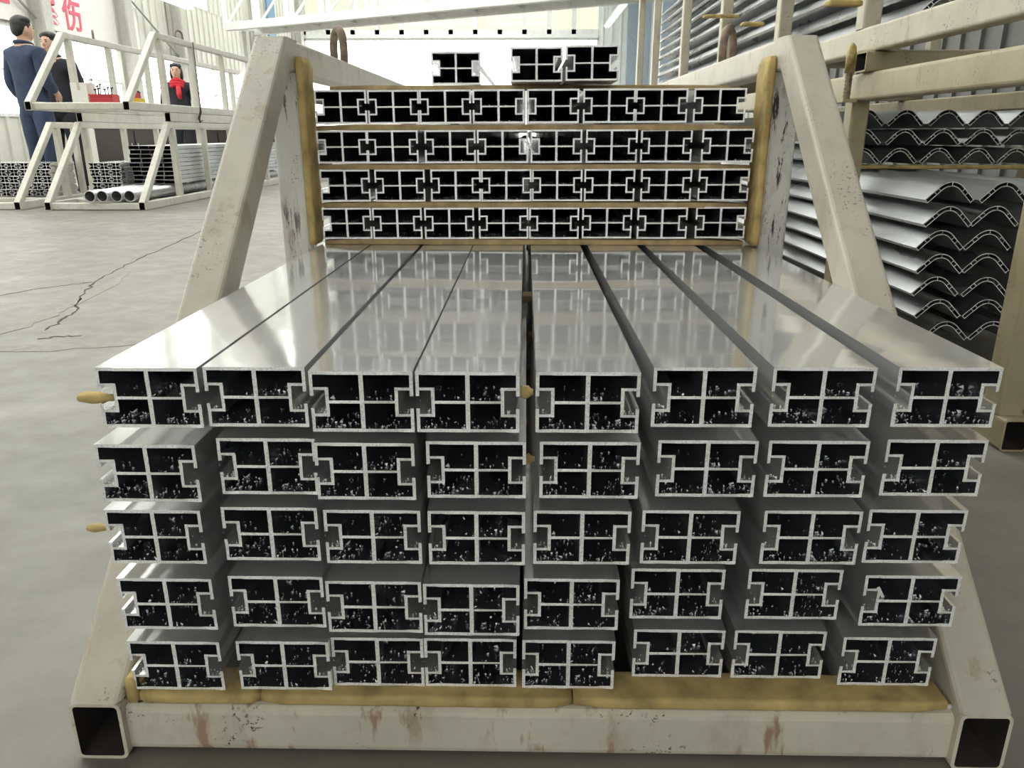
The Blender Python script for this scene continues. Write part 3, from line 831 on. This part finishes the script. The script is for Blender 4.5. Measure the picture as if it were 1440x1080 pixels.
# ================================================================== RIGHT RACKS WITH ARCH PROFILES
ryel = PAINT_TAN
RX, RY0, RL = 1.02, 1.575, 6.2
PY = [0.0, 1.0, 1.85, 2.85, 3.95, 5.2, 6.1]
RZ = 0.825
def right_rack(z0, label, mats, zt, first, posts, TW=.056):
    t = empty('long_rack', (RX, RY0, z0), label, 'rack', None)
    for s, x in (('near', 0.0), ('far', 1.10)):
        xc = x + TW/2
        mb = MB(); tube(mb, (xc, first - .03, .036), (xc, RL, .036), TW, .072, .004, .008); link('base_tube', mb.mesh('base_tube', mats), t)
        mb = MB(); tube(mb, (xc, first - .03, zt - .039), (xc, RL, zt - .039), TW, .078, .004, .009); link('top_tube', mb.mesh('top_tube', mats), t)
        for y in posts:
            mb = MB(); tube(mb, (xc, y + .031, .072), (xc, y + .031, zt - .078), TW*.98, .062, .004, .007); link('post', mb.mesh('post', mats), t)
    for y in (first + .06, 1.6, 3.3, 5.0, RL - .05):
        mb = MB(); tube(mb, (TW, y, .036), (1.10, y, .036), .056, .062, .004, .008, side=(0,1,0)); link('cross_beam', mb.mesh('cross_beam', mats), t)
    return t
right_rack(0.0, 'lower tan painted long rack at right, filled with arched profiles', ryel, RZ, 0.0, PY)
for i, y in enumerate((RY0 + .93, RY0 + 3.1, RY0 + 5.6)):
    mb = MB(); tube(mb, (0, 0, .028), (1.22, 0, .028), .078, .056, .004, .006, side=(0,1,0))
    tag(link('cross_bearer', mb.mesh('cross_bearer', ryel), None, (RX - .02, y, RZ + .0005)), 'open-ended square bearer tube between the right racks, %s from the front' % ('first', 'second', 'third')[i], 'tube', 'bearers between the right racks')
ZR2 = RZ + .0575
rr2 = right_rack(ZR2, 'upper tan painted long rack at right stacked on the lower one', make_paint('pale_tan_paint', (0.60, 0.545, 0.42), 0.6), 1.0, -.5, PY[1:])
pin = empty('locating_pin', (RX - .028, 2.56, .752), 'dull yellow upright locating pin beside the right rack post', 'pin')
mb = MB(); pipe_pts(mb, [(0,0,.075), (0,0,.13), (0,0,.150), (0,0,.160)], [.015, .015, .011, .004], 14); link('pin_head', mb.mesh('pin_head', BRASS, True), pin)
mb = MB(); pipe_pts(mb, [(0,0,0), (0,0,.078)], .010, 12); link('pin_shaft', mb.mesh('pin_shaft', RUSTY), pin)
mb = MB(); vv = [(.0095*math.cos(a), .0095*math.sin(a), .004 + a*.0017) for a in [k*.5 for k in range(80)]]
pipe_pts(mb, vv, .0022, 5); link('thread', mb.mesh('thread', RUSTY), pin)
mb = MB(); mb.box(-.018, .026, -.022, .022, -.010, 0); link('welded_lug', mb.mesh('welded_lug', ryel), pin)

def arch_mesh(L):
    """double-skinned arched section with webs, straight legs"""
    half = .0625; R = .039; phi = math.radians(45); th = .0125; wl = .0021; N = 12
    arc = [(R*math.sin(-phi + 2*phi*k/N), R*math.cos(-phi + 2*phi*k/N)) for k in range(N+1)]
    lx, lz = arc[0]; Ls = (half - abs(lx)) / math.cos(phi)
    left = [(lx - math.cos(phi)*Ls*q, lz - math.sin(phi)*Ls*q) for q in (1, .93, .40, .33, .12, .05)]
    path = left + arc + [(-x, z) for x, z in reversed(left)]
    n = len(path); offs = [th/2, th/2 - wl, -th/2 + wl, -th/2]; pts = []
    for i, (x, z) in enumerate(path):
        a = path[max(0, i-1)]; b = path[min(n-1, i+1)]
        dx, dz = b[0]-a[0], b[1]-a[1]; l = math.hypot(dx, dz); nx, nz = -dz/l, dx/l
        pts.append([(x + nx*o, z + nz*o) for o in offs])
    mn = min(p[1] for q in pts for p in q)
    pts = [[(x, z - mn) for x, z in q] for q in pts]
    mb = MB()
    def quad(a, b, c, d, full=False):
        vs = [(p[0], 0, p[1]) for p in (a, b, c, d)] + [(p[0], L, p[1]) for p in (a, b, c, d)]
        mb.add(vs, [(0,1,2,3), (4,5,6,7)], 1)
        mb.add(vs, [(0,1,5,4), (2,3,7,6)] + ([(1,2,6,5), (3,0,4,7)] if full else []), 0)
    for i in range(n-1):
        for k in (0, 2): quad(pts[i][k], pts[i+1][k], pts[i+1][k+1], pts[i][k+1], i in (0, n-2))
    def web(i, w=.0021):
        a, b = pts[i], pts[i+1]
        def lp(k, f): return (a[k][0]*(1-f)+b[k][0]*f, a[k][1]*(1-f)+b[k][1]*f)
        f = min(1, w / math.hypot(b[1][0]-a[1][0], b[1][1]-a[1][1]))
        quad(lp(1, 0), lp(1, f), lp(2, f), lp(2, 0), True)
    for i in (0, 2, 4, 12, n-3, n-5, n-2): web(i)
    return mb.mesh('arched_profile', [ALU_D, CUT]), max(p[1] for q in pts for p in q)
AM_LOW, AH = arch_mesh(4.9); AM_UP, _ = arch_mesh(4.2); AM_TOP, _ = arch_mesh(4.6)
NUM = ['one', 'two', 'three', 'four', 'five', 'six', 'seven', 'eight', 'nine', 'ten']
AY = 2.17
apx = [(1340, 255.4), (1335, 290.8), (1324, 327.4), (1323, 363), (1318, 398.7), (1321, 436), (1330, 470)]
ztop = []
for r, (px, py) in enumerate(apx):
    p = at_Y(px, py, AY); zb = p.z - AH if r < 1 else ztop[0] - .0648 * r
    ztop.append(zb)
    for c in range(3):
        tag(link('arched_profile', AM_LOW, None, (p.x + c * (.1355 if r else .142), AY + random.uniform(-.01, .01), zb)),
            'arched profile below the yellow batten, layer %s from top, %s column from left' % (NUM[r], ('first', 'second', 'third')[c]), 'arched profile', 'arched profiles below the yellow batten')
zl = ztop[0] + AH + .001
UYY = 2.95
foam_bar('support_batten', RX + .060, RX + 1.09, UYY - .03, UYY + .02, zl, zl + .015, 'yellow padded batten between the two groups of arched profiles', 'batten', mat=FOAM, amp=.001)
for r, (px, py) in enumerate([(1220, 153.5), (1217, 180.6), (1213, 207.8)]):
    p = at_Y(px, py, UYY)
    zb = zl + .016 + (2 - r) * .0658
    for c in range(6 - (r == 2)):
        tag(link('arched_profile', AM_UP, None, (p.x + c * (.1430 if r == 0 else .1405), UYY + random.uniform(-.01, .01), zb)),
            'arched profile above the yellow batten, layer %s from top, column %s from left' % (NUM[r], NUM[c]), 'arched profile', 'arched profiles above the yellow batten')
for r in range(10):
    for c in range(2):
        tag(link('arched_profile', AM_TOP, None, (RX + .128 + c * .142 + random.uniform(-.004, .004) + (r % 2) * .008, 2.35, ZR2 + .0725 + r * .0655)),
            'long arched profile in the upper right rack, layer %s from below, column %s' % (NUM[r], NUM[c]), 'arched profile', 'arched profiles in the upper right rack')
foam_bar('foam_pad', RX + .057, RX + .2, 1.60, 1.66, .0735, .086, 'yellow foam pad at the foot of the right rack', 'foam pad')
for i, (px, py, Y, w) in enumerate(((1015, 22, 4.3, .18), (1060, 33, 3.7, .10), (1190, 3, 2.45, .10))):
    p = at_Y(px, py, Y); foam_bar('support_batten', p.x - w/2, p.x + w/2, Y, Y + .04, p.z - .008, p.z + .008, 'yellow batten end sticking out of the upper right rack, %s' % ('farthest one', 'middle one', 'nearest one')[i], 'batten', 'battens sticking out of the upper right rack')

# ================================================================== PEOPLE
def skin_mesh(name, verts, edges, radii, mat, root=0, sub=2):
    me = bpy.data.meshes.new(name); me.from_pydata(verts, edges, []); me.update()
    o = bpy.data.objects.new('tmp', me); C.objects.link(o)
    sk = o.modifiers.new('s', 'SKIN'); sk.use_smooth_shade = True
    for i, r in enumerate(radii):
        d = me.skin_vertices[0].data[i]; d.radius = (r, r) if isinstance(r, (int, float)) else r
        d.use_root = (i == root)
    o.modifiers.new('u', 'SUBSURF').levels = sub
    dg = bpy.context.evaluated_depsgraph_get()
    out = bpy.data.meshes.new_from_object(o.evaluated_get(dg)); out.name = name
    bpy.data.objects.remove(o)
    out.materials.clear(); out.materials.append(mat)
    out.polygons.foreach_set('use_smooth', [True]*len(out.polygons))
    return out
def join_meshes(name, meshes, mat):
    mb = MB()
    for m in meshes: mb.add([v.co[:] for v in m.vertices], [tuple(p.vertices) for p in m.polygons])
    return mb.mesh(name, mat, True)
def ellipsoid(c, r, n=16, m=10, cut=None):
    mb = MB(); vs = []
    for i in range(m + 1):
        a = math.pi * i / m
        for k in range(n):
            b = 2*math.pi*k/n; v = [c[0] + r[0]*math.sin(a)*math.cos(b), c[1] + r[1]*math.sin(a)*math.sin(b), c[2] + r[2]*math.cos(a)]
            vs.append(v)
    fs = [(i*n+k, i*n+(k+1) % n, (i+1)*n+(k+1) % n, (i+1)*n+k) for i in range(m) for k in range(n)]
    return vs, fs
def person(loc, rz, H, jacket, trousers, label, head_turn=0.0, hair_long=False, scarf=False, arm_bend=(0.5, 0.5)):
    """faces -Y before rotation"""
    t = empty('person', loc, label, 'person', None, rz)
    s = H / 1.72
    V = lambda x, y, z: (x*s, y*s, z*s)
    pts = [V(0,0,.93), V(0,.01,1.10), V(0,.015,1.28), V(0,.01,1.41), V(0,.0,1.49), V(0,-.01,1.56), V(0,-.012,1.64)]
    rad = [(.155,.11), (.135,.10), (.155,.11), (.10,.08), (.055,.055), (.068,.082), (.062,.078)]
    E = [(0,1),(1,2),(2,3),(3,4),(4,5),(5,6)]
    arms = []
    for sd, bend in ((-1, arm_bend[0]), (1, arm_bend[1])):
        o = len(pts)
        sh = V(sd*.18, .01, 1.38); el = V(sd*.245, .03, 1.12); wr = V(sd*(.25 - .12*bend), .03 - .24*bend, .90 + .22*bend)
        hd = V(sd*(.245 - .16*bend), .02 - .31*bend, .83 + .27*bend)
        pts += [sh, el, wr, hd]; rad += [.060, .045, .030, (.036, .022)]
        E += [(3, o), (o, o+1), (o+1, o+2), (o+2, o+3)]; arms.append((sh, el, wr, hd))
    for sd in (-1, 1):
        o = len(pts); pts += [V(sd*.09, 0, .86), V(sd*.10, -.005, .50), V(sd*.105, .02, .09), V(sd*.11, -.08, .035)]
        rad += [.085, .055, .038, (.038, .03)]
        E += [(0, o), (o, o+1), (o+1, o+2), (o+2, o+3)]
    rad = [tuple(q*s for q in r) if isinstance(r, tuple) else r*s for r in rad]
    parts = [skin_mesh('b', pts, E, rad, SKIN)]
    for (sh, el, wr, hd) in arms:      # five fingers each
        W_, D = Vector(wr), (Vector(hd) - Vector(wr)).normalized()
        side = D.cross(Vector((1, 0, 0)) if abs(D.x) < .5 else Vector((0, 0, 1))).normalized()
        for k, (off, ln) in enumerate(((-.026, .065), (-.009, .078), (.008, .072), (.024, .058))):
            a = Vector(hd) + side*off*s - D*.01*s; q1 = a + D*ln*.55*s; q2 = q1 + (D + Vector((0, 0, -.3))).normalized()*ln*.5*s
            parts.append(skin_mesh('f', [a, q1, q2], [(0,1),(1,2)], [.009*s, .0085*s, .007*s], SKIN, sub=1))
        a = W_ + D*.03*s - side*.02*s; q1 = a + (D - side).normalized()*.04*s; q2 = q1 + (D - side*.4).normalized()*.03*s
        parts.append(skin_mesh('f', [a, q1, q2], [(0,1),(1,2)], [.011*s, .010*s, .008*s], SKIN, sub=1))
    body = link('body', join_meshes('body', parts, SKIN), t)
    hc = Vector(V(0, -.012, 1.605))
    R = Matrix.Rotation(head_turn, 4, 'Z')
    def headpart(name, mat, specs, parent):
        mb = MB()
        for c, r in specs:
            vs, fs = ellipsoid((0,0,0), tuple(q*s for q in r)); c = Vector(c)*s
            mb.add([tuple(R @ (Vector(v) + c) + hc) for v in vs], fs)
        return link(name, mb.mesh(name, mat, True), parent)
    headpart('head', SKIN, [((0, .0, .0), (.076, .094, .112)), ((0, -.018, -.045), (.058, .07, .072)), ((0, -.096, -.015), (.012, .016, .022)),
                            ((-.077, .005, -.005), (.010, .018, .030)), ((.077, .005, -.005), (.010, .018, .030))], t)
    headpart('eyes', EYE, [((-.030, -.085, .012), (.011, .006, .005)), ((.030, -.085, .012), (.011, .006, .005)), ((-.03, -.088, .032), (.017, .005, .003)), ((.03, -.088, .032), (.017, .005, .003))], t)
    headpart('mouth', LIP, [((0, -.086, -.055), (.021, .006, .006))], t)
    hs = [((0, .016, .036), (.084, .094, .092)), ((0, .048, .0), (.077, .062, .078)), ((0, -.03, .082), (.064, .05, .038)), ((-.05, .0, .075), (.035, .06, .04)), ((.05, .0, .075), (.035, .06, .04))]
    if hair_long: hs += [((0, .06, -.05), (.085, .05, .10)), ((-.075, .02, -.04), (.024, .05, .09)), ((.075, .02, -.04), (.024, .05, .09))]
    headpart('hair', HAIR, hs, t)
    # jacket, trousers, shoes
    jp = [V(0,0,.80), V(0,.0,.98), V(0,.012,1.14), V(0,.018,1.29), V(0,.012,1.41), V(0,.006,1.465)]
    jr = [(.185,.135), (.185,.135), (.175,.13), (.185,.135), (.125,.10), (.072,.07)]
    JE = [(0,1),(1,2),(2,3),(3,4),(4,5)]
    for (sh, el, wr, hd) in arms:
        o = len(jp); jp += [sh, el, tuple(Vector(el).lerp(Vector(wr), .95))]; jr += [.080, .066, .050]; JE += [(4, o), (o, o+1), (o+1, o+2)]
    jr = [tuple(q*s for q in r) if isinstance(r, tuple) else r*s for r in jr]
    jk = link('jacket', skin_mesh('jacket', jp, JE, jr, jacket), t)
    mb = MB(); pipe_pts(mb, [V(.075*math.sin(a), .008 - .072*math.cos(a), 1.475 + .012*math.cos(a + math.pi)) for a in [2*math.pi*k/16 for k in range(16)]], .018*s, 8, closed=True)
    link('collar', mb.mesh('collar', jacket, True), jk)
    mb = MB(); vs, fs = ellipsoid(V(0, .005, .90), (.155*s, .115*s, .13*s)); mb.add(vs, fs)
    for sd in (-1, 1):
        pipe_pts(mb, [V(sd*.075,0,.93), V(sd*.088,0,.80), V(sd*.098,-.002,.62), V(sd*.103,-.005,.48), V(sd*.107,.004,.28), V(sd*.11,.01,.07)], [.085*s, .098*s, .085*s, .072*s, .064*s, .062*s], 14)
    link('trousers', mb.mesh('trousers', trousers, True), t)
    for sd in (-1, 1):
        mb = MB(); vs, fs = ellipsoid((sd*.11*s, -.045*s, .045*s), (.05*s, .135*s, .045*s)); mb.add(vs, fs); link('shoe', mb.mesh('shoe', SHOE, True), t)
    if scarf:
        mb = MB()
        for z, r in ((1.46, .095), (1.42, .105), (1.385, .11)):
            pipe_pts(mb, [V(r*math.sin(a), .005 - r*.9*math.cos(a), z + .02*math.cos(a*2)) for a in [2*math.pi*k/18 for k in range(18)]], .030*s, 10, closed=True)
        pipe_pts(mb, [V(.02, -.10, 1.38), V(.03, -.14, 1.28), V(.04, -.15, 1.20)], [.035*s, .04*s, .028*s], 10)
        link('scarf', mb.mesh('scarf', REDC, True), t)
    return t
person((-5.04, 8.3, 0), math.radians(160), 1.76, NAVY, NAVY, 'person in a navy jacket seen from behind, looking right', head_turn=math.radians(-12), arm_bend=(.6, .3))
m2 = person((-5.27, 9.15, 0), math.radians(8), 1.71, BLACKC, BLACKC, 'person in a dark jacket facing the camera behind the navy-jacketed one', head_turn=math.radians(-15), arm_bend=(.2, .1))
person((-5.16, 12.1, 0), math.radians(12), 1.63, BLACKC, BLACKC, 'person with a bright red scarf and dark coat behind the upper left rack', head_turn=math.radians(0), hair_long=True, scarf=True, arm_bend=(.2, .2))
